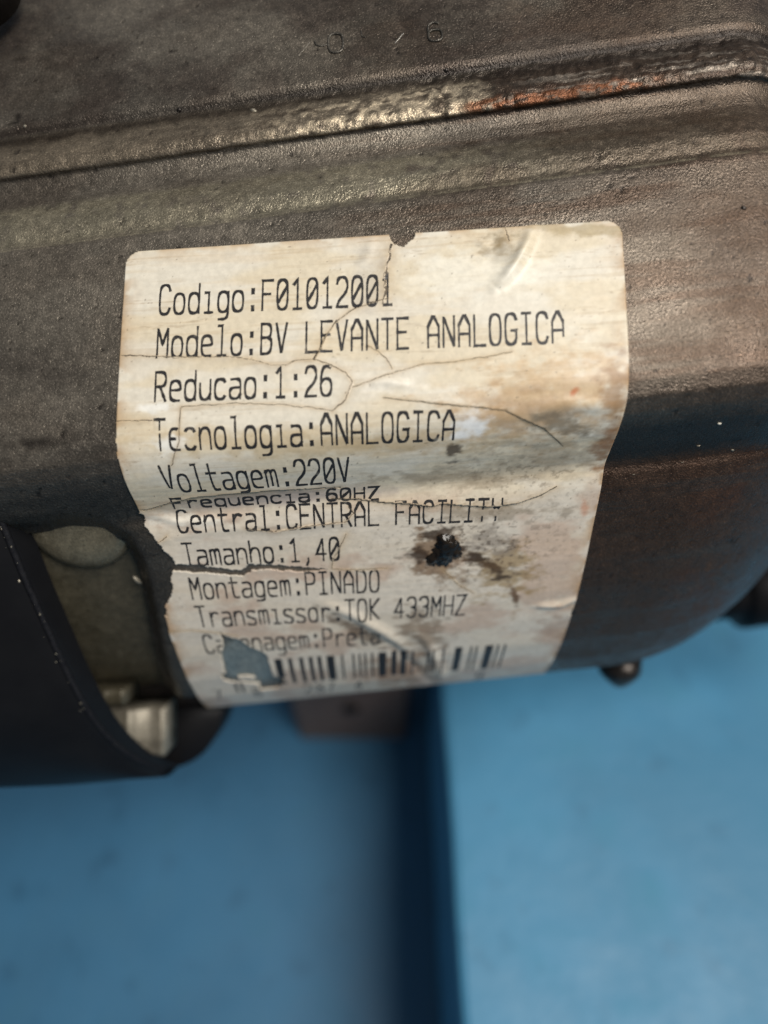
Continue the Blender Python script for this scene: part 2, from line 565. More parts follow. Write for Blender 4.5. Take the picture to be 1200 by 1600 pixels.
A = mix(A, lin(176, 166, 140), 0.6 * np.exp(-((S - S_OF_Y(313)) / 0.22) ** 2) * sstep(0.3, 0.55, fine + 0.05))  # edge highlight painted as a thin pale line
rz = np.exp(-((S - (sb1 - 1.7)) / 1.15) ** 2) * sstep(11, 17, T) * (1 - sstep(38, 52, T))
A = mix(A, c_rust, np.clip(rz * 1.5 * sstep(0.36, 0.62, fbm(T / 1.8, S / 0.8, 131, 5)), 0, 0.9))
for yy, wd in ((130, 0.9), (201, 0.25)):  # groove grime, with the upper lip's shade painted in
    A = mix(A, c_grime_shade, 0.85 * np.exp(-((S - S_OF_Y(yy)) / wd) ** 2) * (0.35 + 0.65 * sstep(-50, -10, T)))
# lower motor barrel: brown tone with painted shade, crease grime with painted shade
s_cr = S_OF_Y(755)
low = sstep(s_cr - 4, s_cr + 3, S)
A = mix(A, lin(74, 54, 41), 0.92 * low * sstep(10, 36, T))
A = mix(A, lin(74, 70, 64), 0.7 * low * (1 - sstep(-30, 0, T)))
A = mix(A, lin(84, 52, 34), 0.5 * low * sstep(48, 66, T) * sstep(0.42, 0.6, fbm(T / 9, S / 12, 141, 3)))
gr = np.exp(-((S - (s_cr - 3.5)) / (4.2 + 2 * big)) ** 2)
A = mix(A, c_grime_shade, np.clip(gr * 1.0, 0, 0.8) * sstep(30, 40, T))
A = mix(A, c_grime_shade, gr * 0.45 * (1 - sstep(-42, -36, T)))
A = mix(A, c_dark, 0.5 * sstep(0.55, 0.7, strk) * low)
dz = np.exp(-(((pxh - 55) / 55) ** 2 + ((pyh - 693) / 11) ** 2)) * (S < s_cr)
A = mix(A, c_grime_shade, 0.8 * dz * sstep(0.35, 0.6, fine + 0.1))
A = mix(A, c_grime_shade, 0.75 * pit)

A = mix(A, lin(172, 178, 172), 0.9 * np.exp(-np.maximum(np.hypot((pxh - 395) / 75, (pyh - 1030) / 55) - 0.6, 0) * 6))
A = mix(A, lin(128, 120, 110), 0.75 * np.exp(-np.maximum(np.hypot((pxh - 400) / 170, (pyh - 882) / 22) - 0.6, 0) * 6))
open_poly = [(-330, 846), (-60, 842), (30, 836), (100, 829), (150, 834), (184, 852), (204, 890), (216, 940), (226, 985), (240, 1050), (256, 1092),
             (262, 1130), (262, 1500), (-330, 1500)]
dop = poly_dist(pxh, pyh, open_poly[:12])[0]
lipv = np.stack([np.zeros_like(T), CEN[0] + T * AX[1] - P[..., 1], CEN[1] + T * AX[2] - P[..., 2]], -1)
lipv /= np.linalg.norm(lipv, axis=-1, keepdims=True) + 1e-9
P = P + lipv * (3.4 * np.exp(-(dop / 17.0) ** 2) * (T < -20) * (S < 200))[..., None]
cxp = 0.25 * (pxh[:-1, :-1] + pxh[1:, :-1] + pxh[:-1, 1:] + pxh[1:, 1:])
cyp = 0.25 * (pyh[:-1, :-1] + pyh[1:, :-1] + pyh[:-1, 1:] + pyh[1:, 1:])
keep = ~in_poly(cxp, cyp, open_poly)
keep &= ~((T[:-1, :-1] < -38) & (T[:-1, :-1] > -100) & (S[:-1, :-1] > S_OF_Y(1077) - 10))
sk = P.copy(); cvec = np.stack([np.zeros_like(T), CEN[0] + T * AX[1] - P[..., 1], CEN[1] + T * AX[2] - P[..., 2]], -1)
cvec /= np.linalg.norm(cvec, axis=-1, keepdims=True) + 1e-9
sk = P + cvec * 5.0 + np.array([1.2, 0, 0])
flip_h = sgn > 0
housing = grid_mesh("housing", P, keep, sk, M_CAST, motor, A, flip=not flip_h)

# cast numerals standing proud on the top face
def surf_frame(px, py):
    d = (pxh - px) ** 2 + (pyh - py) ** 2
    d = np.where(S > 190, 1e9, d)
    i, j = np.unravel_index(np.argmin(d), d.shape)
    ex = AX / np.linalg.norm(AX); n = N[i, j]; ey = np.cross(ex, n); ey /= np.linalg.norm(ey)
    if ey[1] < 0:
        ey = -ey
    return P[i, j], ex, ey, n


def raised(name, px, py, strokes, r, rot=0.0, mat=M_CAST, col=(0.10, 0.09, 0.075)):
    o, ex, ey, n = surf_frame(px, py)
    c_, s_ = math.cos(rot), math.sin(rot)
    V = []; F = []
    for pts, closed in strokes:
        q = chaikin(pts, 2, closed)
        q3 = [o + (x * c_ - y * s_) * ex * 0.112 + (x * s_ + y * c_) * ey * 0.112 + n * r * 0.25 for x, y in q]
        v, f = tube(q3, r, 6, closed)
        F += [tuple(i + len(V) for i in ff) for ff in f]; V += v
    return build(name, V, F, mat, motor, albedo=np.tile(np.array(col), (len(V), 1)))


oval = lambda w, h_: [(-w, -h_ * .6), (-w * .55, -h_), (w * .55, -h_), (w, -h_ * .6), (w, h_ * .6), (w * .55, h_), (-w * .55, h_), (-w, h_ * .6)]
raised("cast_numeral", 526, 67, [(oval(12, 19), True)], 0.26, 0.06)
raised("cast_numeral", 679, 57, [(oval(11, 11), True), ([(-10, -2), (-11, -20), (-2, -27), (7, -23)], False)], 0.24, 0.04)
raised("cast_numeral", 503, 64, [([(-12, -2), (-10, 7), (0, 10), (9, 8)], False)], 0.2)
raised("cast_numeral", 566, 54, [([(0, -7), (0, 6), (6, 7)], False)], 0.12)
raised("scratch", 624, 59, [([(-8, 9), (0, 0), (8, -9)], False)], 0.09, 0, M_CAST, (0.42, 0.40, 0.36))
raised("scratch", 476, 76, [([(-11, 12), (0, 0), (10, -12)], False)], 0.08, 0, M_CAST, (0.22, 0.2, 0.17))

# ------------------------------------------------------------------ the label
ROWS = [(-1.25, 369), (-0.33, 432), (0.33, 478), (0.6699999999999999, 500), (1.33, 547), (1.67, 570), (2.33, 616), (2.67, 645), (3.33, 690), (3.67, 710), (4.33, 747), (4.67, 757), (5.33, 778), (5.67, 783), (6.33, 818), (6.67, 835), (7.33, 870), (7.67, 888), (8.33, 922), (8.67, 933), (9.33, 964), (9.67, 976), (10.33, 1003), (11, 1033), (11.75, 1062), (12.3, 1077)]
rk = np.array([r for r, _ in ROWS]); vk = np.array([float(S_OF_Y(y)) for _, y in ROWS])
V_OF_R = lambda r: np.interp(r, rk, vk)
SH = math.tan(math.radians(4.2)); TSK = math.tan(math.radians(0.9))
U0, U1 = -43.7, 38.7
V0, V1 = vk[0], vk[-1] + 3.0
du = 0.17
ug = np.arange(U0, U1 + du, du); vg = np.arange(V0, V1 + du, du)
U, Vv = np.meshgrid(ug, vg)
PL = smooth_profile(0.9)
LT = U / AX[0]; LS = Vv + U * SH
LP0 = body(LT, LS, PL)
LN = normals(LP0); LN = LN * np.sign(-(LN * LP0).sum(-1)[100, 100])
lpx, lpy = project(LP0)


def uv(px, py):
    d = (lpx - px) ** 2 + (lpy - py) ** 2
    i, j = np.unravel_index(np.argmin(d), d.shape)
    return (ug[j], vg[i])


def uvs(pts):
    return [uv(*p) for p in pts]


# height of the paper above the metal
H = 0.30 + 0.10 * (fbm(U / 14, Vv / 4.0, 201, 4) - 0.5) + 0.05 * (fbm(U / 9, Vv / 0.9, 203, 3) - 0.5)


def ridge(pts, hgt, w, sharp=0.0):
    global H
    d, par, sd = poly_dist(U, Vv, uvs(pts))
    tp = np.clip(np.sin(np.pi * np.clip(par, 0.02, 0.98)), 0, 1) ** 0.6
    if sharp:
        H = H + hgt * tp * np.exp(-(d / w) ** 2) * np.where(sd > 0, 1.0, np.exp(-(d / (w * sharp)) ** 2))
    else:
        H = H + hgt * tp * np.exp(-(d / w) ** 2)


def lift(pts, hgt, w, side, taper=True):
    """paper edge lifted on one side of a crack"""
    global H
    d, par, sd = poly_dist(U, Vv, uvs(pts))
    tp = np.clip(np.sin(np.pi * par), 0, 1) ** 0.5 if taper else 1.0
    H = H + hgt * tp * np.exp(-d / w) * (sd * side > 0)


ridge([(832, 356), (824, 382), (808, 412), (790, 436), (772, 452)], 1.15, 1.05)
ridge([(770, 372), (774, 400), (768, 425)], -0.15, 1.0)
ridge([(836, 945), (875, 943), (925, 938)], 0.65, 0.8)
ridge([(500, 940), (550, 958), (600, 985), (640, 1015)], 0.6, 1.3)
ridge([(560, 985), (610, 1005), (650, 1040), (680, 1075)], -0.3, 1.2)
ridge([(650, 985), (668, 1000), (682, 1030), (692, 1060)], 0.5, 1.2)
ridge([(690, 640), (760, 650), (850, 640), (960, 630)], 0.25, 2.0)
ridge([(820, 640), (880, 628), (960, 634)], 0.4, 1.2)
ridge([(780, 610), (860, 590), (950, 600)], 0.3, 2.2)
ridge([(740, 690), (840, 700), (940, 688)], -0.10, 1.6)
ridge([(560, 420), (575, 400), (580, 372)], 0.22, 0.9)
ridge([(575, 600), (600, 597), (640, 602)], 0.35, 0.7)
ridge([(220, 800), (280, 815), (330, 812), (390, 806)], 0.35, 1.0)
ridge([(240, 850), (300, 830), (400, 822), (520, 815)], 0.18, 1.0)

CRACKS = {  # polyline in photo pixels, width mm, lifted side, lift height
    'a': ([(176, 556), (230, 557), (290, 559), (350, 558), (392, 562), (425, 571), (448, 572), (466, 564), (492, 563), (498, 552), (508, 528), (524, 505), (548, 487), (580, 474), (608, 468)], 0.16, 1, 0.16),
    'b': ([(492, 563), (518, 572), (542, 585), (551, 598), (540, 625), (520, 642)], 0.11, 1, 0.08),
    'c': ([(170, 659), (205, 658), (240, 657)], 0.14, 1, 0.14),
    'd': ([(551, 605), (575, 597), (600, 588), (626, 580), (660, 571), (710, 567), (760, 559), (800, 551)], 0.09, 1, 0.12),
    'e': ([(575, 542), (590, 550), (603, 560), (614, 578)], 0.07, 1, 0.05),
    'f': ([(520, 642), (480, 636), (430, 632), (360, 630), (284, 636), (280, 690), (268, 725)], 0.08, -1, 0.05),
    'g': ([(600, 622), (650, 626), (690, 632), (730, 634), (790, 640), (850, 668), (880, 695)], 0.07, -1, 0.10),
    'h': ([(206, 800), (235, 793), (262, 785), (300, 776), (340, 771), (378, 768), (430, 764), (490, 761), (530, 760)], 0.20, -1, 0.22),
    'i': ([(520, 778), (556, 778), (600, 784), (640, 785), (676, 789), (690, 785), (720, 787), (770, 789), (810, 784), (845, 772), (868, 760)], 0.19, -1, 0.42),
    'j': ([(542, 832), (530, 856), (522, 870), (519, 886)], 0.13, 1, 0.10),
    'k': ([(385, 824), (430, 828), (480, 820), (540, 814), (552, 800), (545, 790)], 0.10, 1, 0.12),
    'l': ([(690, 888), (704, 900), (718, 913), (740, 925)], 0.07, 1, 0.05),
    'm': ([(612, 384), (607, 410), (602, 438), (604, 455), (598, 476)], 0.26, 1, 0.12),
    'n': ([(519, 888), (560, 889), (605, 886)], 0.10, 1, 0.06),
    'o': ([(788, 357), (792, 368), (796, 378)], 0.10, 1, 0.03),
    'p': ([(225, 880), (236, 852), (256, 842), (262, 835)], 0.09, 1, 0.10),
    'q': ([(262, 985), (300, 983), (350, 988), (372, 992)], 0.07, 1, 0.06),
}
for k_, (pts, wd, sd, hg) in CRACKS.items():
    lift(pts, hg * 2.0 if hg < 0.2 else hg * 1.2, 1.3 if hg < 0.3 else 2.4, sd)
TEARS = [
    [(605, 330), (608, 372), (616, 386), (632, 388), (640, 378), (648, 372), (652, 330)],
    [(120, 872), (262, 881), (300, 880), (350, 887), (374, 890), (390, 881), (418, 880), (470, 885), (519, 889), (470, 892), (418, 888), (396, 890), (380, 899), (350, 896), (262, 891), (120, 887)],
    [(120, 793), (214, 797), (228, 806), (226, 820), (240, 838), (256, 856), (270, 868), (276, 880), (268, 900), (270, 925), (259, 944), (262, 962), (120, 975)],
    [(343, 984), (350, 990), (372, 996), (390, 1008), (404, 1014), (416, 1020), (424, 1042), (430, 1058), (412, 1062), (396, 1056), (384, 1054), (352, 1056), (346, 1020), (350, 1005)],
    [(345, 1050), (372, 1050), (372, 1062), (430, 1054), (446, 1060), (438, 1072), (408, 1076), (404, 1066), (352, 1062)],
]
rag = 0.35
nx_ = (fbm(U / 0.9, Vv / 0.9, 221, 3) - 0.5) * 2 * rag; ny_ = (fbm(U / 0.9, Vv / 0.9, 231, 3) - 0.5) * 2 * rag
cu = 0.5 * (U[:-1, :-1] + U[1:, 1:]); cv = 0.5 * (Vv[:-1, :-1] + Vv[1:, 1:])
lk = np.ones(cu.shape, bool)


def edge_poly(pts):
    out = []
    for p in pts:
        q = uv(*p)
        u_ = q[0] + (p[0] - np.clip(p[0], 178, 970)) * 0.1
        v_ = q[1] + (p[1] - np.clip(p[1], 372, 2000)) * 0.1
        out.append((u_, v_))
    return out


ragu = (fbm(U / 0.9, Vv / 0.9, 221, 3) - 0.5) * 0.7; ragv = (fbm(U / 0.9, Vv / 0.9, 231, 3) - 0.5) * 0.7
for tp_ in TEARS:
    pl = edge_poly(tp_)
    lk &= ~in_poly(cu + ragu[:-1, :-1], cv + ragv[:-1, :-1], pl)
    dpt = poly_dist(U, Vv, pl + pl[:1])[0]
    H = H + 0.06 * np.exp(-dpt / 0.8)
# wide cracks open right through the paper
for k_ in ('h',):
    pts, wd, sd, hg = CRACKS[k_]
    d_, par_, _ = poly_dist(cu + 0.4 * ragu[:-1, :-1], cv + 0.4 * ragv[:-1, :-1], uvs(pts))
    lk &= ~(d_ < 0.13)
# rounded corners, slightly ragged outline
rc = 2.6
for (uc, sx) in ((U0 + 0.3, -1), (U1 - 0.3, 1)):
    ox = uc - sx * rc; oy = V0 + rc
    lk &= ~((sx * (cu - ox) > 0) & (cv < oy) & (np.hypot(cu - ox, cv - oy) > rc))
wob = 0.28 * (fbm(cv / 5, cv * 0, 241) - 0.5)
lk &= (cu > U0 + 0.3 + wob) & (cu < U1 - 0.3 + wob)

LP = LP0 + LN * H[..., None]

# ---- what the paper has soaked up, and painted shade (albedo)
paper = lin(226, 219, 203)
C = np.zeros(LP.shape) + paper


def blot(px, py, rx, ry, col, s_, seed, rough=0.6, rot=0.0):
    """irregular stain or painted patch; centre and radii in photo pixels"""
    global C
    dx = lpx - px; dy = lpy - py
    c_, q_ = math.cos(rot), math.sin(rot)
    ex = (dx * c_ + dy * q_) / rx; ey = (-dx * q_ + dy * c_) / ry
    r = np.hypot(ex, ey) + rough * 3.6 * (fbm(U / 2.2, Vv / 1.3, seed, 6) - 0.5)
    C = mix(C, col, np.clip(s_ * (1 - sstep(0.25, 1.3, r)), 0, 1))


tan = lin(196, 160, 112); brn = lin(142, 102, 62); dkb = lin(64, 48, 34); gry = lin(138, 128, 118); wht = lin(240, 240, 238); org = lin(186, 98, 40)
C = mix(C, lin(220, 206, 178), 0.7 * sstep(0.42, 0.62, fbm(U / 16, Vv / 5, 301, 4)))
C = mix(C, lin(204, 176, 134), 0.2 * sstep(0.52, 0.70, fbm(U / 22, Vv / 1.1, 303, 4)) * sstep(0.4, 0.6, fbm(U / 20, Vv / 12, 305, 3)))
C = mix(C, lin(176, 150, 112), 0.25 * sstep(0.60, 0.72, fbm(U / 16, Vv / 0.5, 307, 3)) * sstep(0.45, 0.6, fbm(U / 14, Vv / 7, 309, 3)))
# grain-like wrinkle lines, dirt caught in them
gl = np.abs(fbm(U / 26, Vv / 1.7, 311, 4) - 0.5)
C = mix(C, lin(150, 126, 96), 0.4 * (1 - sstep(0.0, 0.012, gl)) * sstep(0.42, 0.58, fbm(U / 18, Vv / 8, 313, 3)))
lowp = sstep(V_OF_R(4.6), V_OF_R(6.0), Vv)
C = mix(C, lin(214, 204, 190), 0.7 * lowp)
C = mix(C, lin(188, 160, 140), 0.6 * lowp * sstep(0.48, 0.66, fbm(U / 10, Vv / 7, 315, 4)))
# brown along the edges
de = np.minimum(U - U0 - 0.3, U1 - 0.3 - U)
C = mix(C, lin(172, 134, 88), 0.75 * np.exp(-de / 1.3) * sstep(0.35, 0.6, fbm(U / 3, Vv / 3, 317, 3)))
C = mix(C, lin(186, 150, 104), 0.6 * np.exp(-(Vv - V0) / 1.0) * sstep(0.38, 0.6, fbm(U / 4, Vv / 3, 319, 3)))
blot(860, 620, 150, 70, tan, 0.6, 401, 0.55, -0.2)
blot(800, 640, 90, 40, brn, 0.35, 403, 0.6)
blot(960, 620, 26, 90, brn, 0.65, 405, 0.6)
blot(780, 392, 22, 34, lin(120, 100, 64), 0.75, 407, 0.7, -0.1)
blot(905, 362, 80, 12, lin(168, 150, 112), 0.7, 409, 0.6)
blot(820, 735, 170, 22, lin(160, 144, 122), 0.45, 411, 0.6, -0.06)
blot(860, 705, 110, 26, lin(136, 118, 94), 0.4, 413, 0.8, -0.1)
blot(700, 745, 130, 12, lin(136, 120, 98), 0.45, 415, 0.8, 0.02)
blot(640, 690, 160, 16, lin(184, 160, 122), 0.6, 417, 0.7)
blot(420, 690, 200, 22, lin(196, 174, 136), 0.55, 419, 0.7)
blot(705, 700, 12, 16, dkb, 0.85, 421, 0.9)
blot(880, 664, 55, 14, lin(130, 116, 96), 0.8, 423, 0.8, 0.3)
blot(945, 690, 20, 40, lin(140, 96, 54), 0.8, 425, 0.6, 0.4)
blot(690, 858, 44, 46, lin(120, 90, 58), 0.8, 427, 0.8)
blot(655, 866, 34, 11, dkb, 0.92, 429, 0.8, 0.15)
blot(690, 832, 22, 10, dkb, 0.9, 431, 0.9)
blot(790, 890, 46, 44, lin(150, 124, 80), 0.75, 433, 0.75, 0.5)
blot(740, 868, 26, 10, dkb, 0.95, 435, 0.9, 0.3)
blot(762, 882, 30, 9, lin(80, 58, 36), 0.9, 437, 0.9, 0.25)
blot(792, 898, 20, 6, dkb, 0.9, 439, 0.9, -0.1)
blot(804, 930, 7, 18, lin(96, 66, 36), 0.9, 441, 0.5, -0.3)
blot(760, 845, 46, 20, gry, 0.7, 443, 0.8)
blot(770, 800, 90, 14, lin(150, 138, 122), 0.7, 445, 0.9)
blot(912, 792, 7, 12, org, 0.45, 447, 0.5)
blot(912, 935, 10, 30, lin(176, 116, 66), 0.8, 449, 0.6)
blot(880, 975, 45, 26, lin(160, 132, 112), 0.55, 451, 0.7, -0.3)
blot(660, 985, 40, 34, lin(120, 98, 76), 0.7, 453, 0.7, 0.7)
blot(560, 985, 60, 10, lin(96, 78, 60), 0.8, 455, 0.6, 0.5)
blot(630, 1045, 60, 26, lin(150, 118, 92), 0.8, 457, 0.6)
blot(895, 612, 9, 8, org, 0.8, 459, 0.9)
blot(735, 660, 26, 22, wht, 1.0, 461, 0.55, 0.3)
blot(722, 678, 16, 8, wht, 1.0, 463, 0.5)
blot(600, 602, 50, 14, lin(240, 234, 220), 0.9, 465, 0.6)
blot(265, 690, 30, 18, lin(236, 234, 226), 0.95, 467, 0.7)
blot(240, 638, 22, 8, lin(240, 238, 230), 0.95, 469, 0.6)
blot(290, 812, 60, 14, lin(240, 234, 220), 0.85, 471, 0.6, 0.05)
blot(580, 430, 26, 60, lin(196, 190, 180), 0.5, 473, 0.5)
blot(740, 430, 150, 40, lin(240, 236, 222), 0.6, 475, 0.5)
blot(250, 960, 26, 60, lin(190, 158, 124), 0.7, 477, 0.6)
# grey-violet shade of the crease, painted into the paper
blot(450, 775, 190, 14, lin(170, 158, 156), 0.7, 479, 0.3, -0.06)
spk = fbm(U / 0.55, Vv / 0.5, 481, 2)
C = mix(C, lin(88, 70, 52), 0.6 * sstep(0.86, 0.93, spk))
around = np.exp(-(((lpx - 740) / 130) ** 2 + ((lpy - 850) / 60) ** 2)) + 0.6 * np.exp(-(((lpx - 840) / 130) ** 2 + ((lpy - 740) / 40) ** 2))
C = mix(C, dkb, np.clip(around, 0, 1) * 0.6 * sstep(0.60, 0.70, fbm(U / 0.8, Vv / 0.6, 483, 3)))
dkc = np.full(U.shape, 9.0)
for k_, (pts, wd, sd, hg) in CRACKS.items():
    dkc = np.minimum(dkc, poly_dist(U, Vv, uvs(pts))[0] / (wd / 0.12))
C = mix(C, lin(186, 160, 122), 0.55 * np.exp(-dkc / 0.6))

label = grid_mesh("label", LP, lk, LP0 - LN * 0.05, M_PAPER, motor, C, flip=True)
label["label"] = "cracked yellowed paper label with printed rows and barcode"


def on_label(u, v, hh):
    fu = np.clip((u - ug[0]) / du, 0, len(ug) - 1.001); fv = np.clip((v - vg[0]) / du, 0, len(vg) - 1.001)
    i = fv.astype(int); j = fu.astype(int); a_ = (fv - i)[..., None]; b_ = (fu - j)[..., None]
    f = lambda G: (G[i, j] * (1 - b_) + G[i, j + 1] * b_) * (1 - a_) + (G[i + 1, j] * (1 - b_) + G[i + 1, j + 1] * b_) * a_
    return f(LP) + f(LN) * hh


def kept(u, v):
    i = np.clip(((v - vg[0]) / du).astype(int), 0, lk.shape[0] - 1); j = np.clip(((u - ug[0]) / du).astype(int), 0, lk.shape[1] - 1)
    return lk[i, j]


# places where the print has come away with the surface of the paper
BARE = [[(238, 664), (240, 700), (249, 700), (249, 672)], [(276, 660), (290, 666), (293, 690), (280, 698)], [(310, 588), (322, 588), (322, 598), (310, 598)],
        [(240, 762), (276, 762), (280, 772), (250, 782)], [(742, 796), (800, 792), (800, 800), (742, 806)], [(870, 532), (890, 530), (890, 560), (878, 552), (866, 552)],
        [(278, 800), (292, 800), (290, 808), (280, 812)]]
BARE = [uvs(b) for b in BARE]

# ---- stroke lettering of the thermal printer: y 0 baseline, 1 cap height
o_ = [(.2, .68), (.8, .68), (1, .5), (1, .18), (.8, 0), (.2, 0), (0, .18), (0, .5)]
O_ = [(.22, 1), (.78, 1), (1, .8), (1, .2), (.78, 0), (.22, 0), (0, .2), (0, .8)]
Sm, Ln, Cl = 's', 'l', 'c'
GLY = {
    'C': [(Sm, [(1, .8), (.82, 1), (.2, 1), (0, .8), (0, .2), (.2, 0), (.82, 0), (1, .2)])],
    'o': [(Cl, o_)], 'd': [(Cl, o_), (Ln, [(1, 1), (1, 0)])], 'h': [(Ln, [(0, 1), (0, 0)]), (Sm, [(0, .45), (.25, .68), (.8, .68), (1, .5), (1, 0)])],
    'i': [(Ln, [(.15, .68), (.52, .68), (.52, 0)]), (Ln, [(.15, 0), (.9, 0)])], 'l': [(Ln, [(.15, 1), (.52, 1), (.52, 0)]), (Ln, [(.15, 0), (.9, 0)])],
    'g': [(Cl, o_), (Sm, [(1, .68), (1, -.08), (.8, -.27), (.1, -.27)])], 'q': [(Cl, o_), (Ln, [(1, .68), (1, -.28)])],
    ':': [(Ln, [(.5, .74), (.5, .58)]), (Ln, [(.5, .16), (.5, 0)])], ',': [(Ln, [(.5, .14), (.5, 0), (.3, -.18)])],
    'F': [(Ln, [(1, 1), (0, 1), (0, 0)]), (Ln, [(0, .54), (.75, .54)])], '0': [(Cl, O_), (Ln, [(.12, .25), (.88, .75)])],
    '1': [(Ln, [(.15, .82), (.52, 1), (.52, 0)]), (Ln, [(.15, 0), (.9, 0)])],
    '2': [(Sm, [(0, .78), (.15, 1), (.8, 1), (1, .8), (1, .62), (.75, .42), (.2, .22), (0, 0)]), (Ln, [(0, 0), (1, 0)])],
    '3': [(Sm, [(0, .85), (.2, 1), (.8, 1), (1, .8), (.95, .58), (.5, .53)]), (Sm, [(.5, .53), (.95, .5), (1, .25), (.8, 0), (.2, 0), (0, .15)])],
    '4': [(Ln, [(.72, 0), (.72, 1), (0, .3), (1, .3)])], '6': [(Sm, [(.9, .95), (.6, 1), (.2, .95), (0, .6), (0, .2), (.2, 0), (.8, 0), (1, .2), (1, .4), (.8, .57), (.25, .57), (0, .4)])],
    '7': [(Ln, [(0, 1), (1, 1), (.4, .4), (.35, 0)])],
    '8': [(Cl, [(.25, 1), (.75, 1), (.95, .85), (.9, .65), (.5, .54), (.1, .65), (.05, .85)]), (Cl, [(.5, .54), (.95, .4), (1, .15), (.75, 0), (.25, 0), (0, .15), (.05, .4)])],
    '5': [(Ln, [(.9, 1), (.1, 1), (.05, .55)]), (Sm, [(.05, .55), (.7, .62), (1, .4), (1, .2), (.75, 0), (.2, 0), (0, .15)])],
    '9': [(Sm, [(.1, .05), (.4, 0), (.8, .05), (1, .4), (1, .8), (.8, 1), (.2, 1), (0, .8), (0, .6), (.2, .43), (.75, .43), (1, .6)])],
    'M': [(Ln, [(0, 0), (0, 1), (.5, .45), (1, 1), (1, 0)])], 'e': [(Sm, [(0, .36), (1, .36), (1, .5), (.8, .68), (.2, .68), (0, .5), (0, .18), (.2, 0), (.9, 0)])],
    'B': [(Ln, [(0, 0), (0, 1)]), (Sm, [(0, 1), (.75, 1), (.95, .85), (.9, .62), (.7, .54), (0, .54)]), (Sm, [(.6, .54), (.95, .48), (1, .25), (.8, 0), (0, 0)])],
    'V': [(Ln, [(0, 1), (.5, 0), (1, 1)])], 'L': [(Ln, [(0, 1), (0, 0), (1, 0)])], 'E': [(Ln, [(1, 1), (0, 1), (0, 0), (1, 0)]), (Ln, [(0, .54), (.8, .54)])],
    'A': [(Ln, [(0, 0), (0, .68), (.42, 1), (.58, 1), (1, .68), (1, 0)]), (Ln, [(0, .4), (1, .4)])], 'N': [(Ln, [(0, 0), (0, 1), (1, 0), (1, 1)])],
    'T': [(Ln, [(0, 1), (1, 1)]), (Ln, [(.5, 1), (.5, 0)])], 'R': [(Ln, [(0, 0), (0, 1)]), (Sm, [(0, 1), (.8, 1), (1, .85), (1, .65), (.8, .5), (0, .5)]), (Ln, [(.45, .5), (1, 0)])],
    'P': [(Ln, [(0, 0), (0, 1)]), (Sm, [(0, 1), (.8, 1), (1, .85), (1, .62), (.8, .48), (0, .48)])],
    'u': [(Sm, [(0, .68), (0, .2), (.2, 0), (.75, 0), (1, .2)]), (Ln, [(1, .68), (1, 0)])], 'c': [(Sm, [(.95, .58), (.8, .68), (.2, .68), (0, .5), (0, .18), (.2, 0), (.8, 0), (.95, .1)])],
    'a': [(Sm, [(.1, .66), (.8, .68), (1, .55), (1, .3), (1, 0)]), (Sm, [(1, .38), (.2, .38), (0, .28), (0, .1), (.2, 0), (.75, 0), (1, .15)])],
    'n': [(Ln, [(0, .68), (0, 0)]), (Sm, [(0, .45), (.25, .68), (.8, .68), (1, .5), (1, 0)])],
    'm': [(Ln, [(0, .68), (0, 0)]), (Sm, [(0, .6), (.2, .68), (.4, .68), (.5, .55), (.5, .05)]), (Sm, [(.5, .58), (.65, .68), (.88, .68), (1, .55), (1, 0)])],
    'r': [(Ln, [(.15, .68), (.15, 0)]), (Sm, [(.15, .42), (.4, .66), (.7, .68), (1, .62)])], 's': [(Sm, [(.95, .62), (.7, .68), (.2, .68), (0, .55), (.1, .4), (.85, .3), (1, .16), (.8, 0), (.25, 0), (0, .06)])],
    't': [(Sm, [(.35, 1), (.35, .2), (.5, 0), (.95, .02)]), (Ln, [(.02, .68), (.9, .68)])],
    'I': [(Ln, [(.12, 1), (.88, 1)]), (Ln, [(.5, 1), (.5, 0)]), (Ln, [(.12, 0), (.88, 0)])], 'O': [(Cl, O_)],
    'G': [(Sm, [(1, .8), (.82, 1), (.2, 1), (0, .8), (0, .2), (.2, 0), (.8, 0), (1, .2)]), (Ln, [(1, .2), (1, .45), (.55, .45)])],
    'H': [(Ln, [(0, 1), (0, 0)]), (Ln, [(1, 1), (1, 0)]), (Ln, [(0, .52), (1, .52)])], 'Z': [(Ln, [(0, 1), (1, 1), (0, 0), (1, 0)])],
    'D': [(Ln, [(0, 0), (0, 1)]), (Sm, [(0, 1), (.7, 1), (1, .8), (1, .2), (.7, 0), (0, 0)])], 'K': [(Ln, [(0, 1), (0, 0)]), (Ln, [(1, 1), (.05, .5), (1, 0)])],
    'Y': [(Ln, [(0, 1), (0, .75), (.5, .5), (1, .75), (1, 1)]), (Ln, [(.5, .5), (.5, 0)])],
}


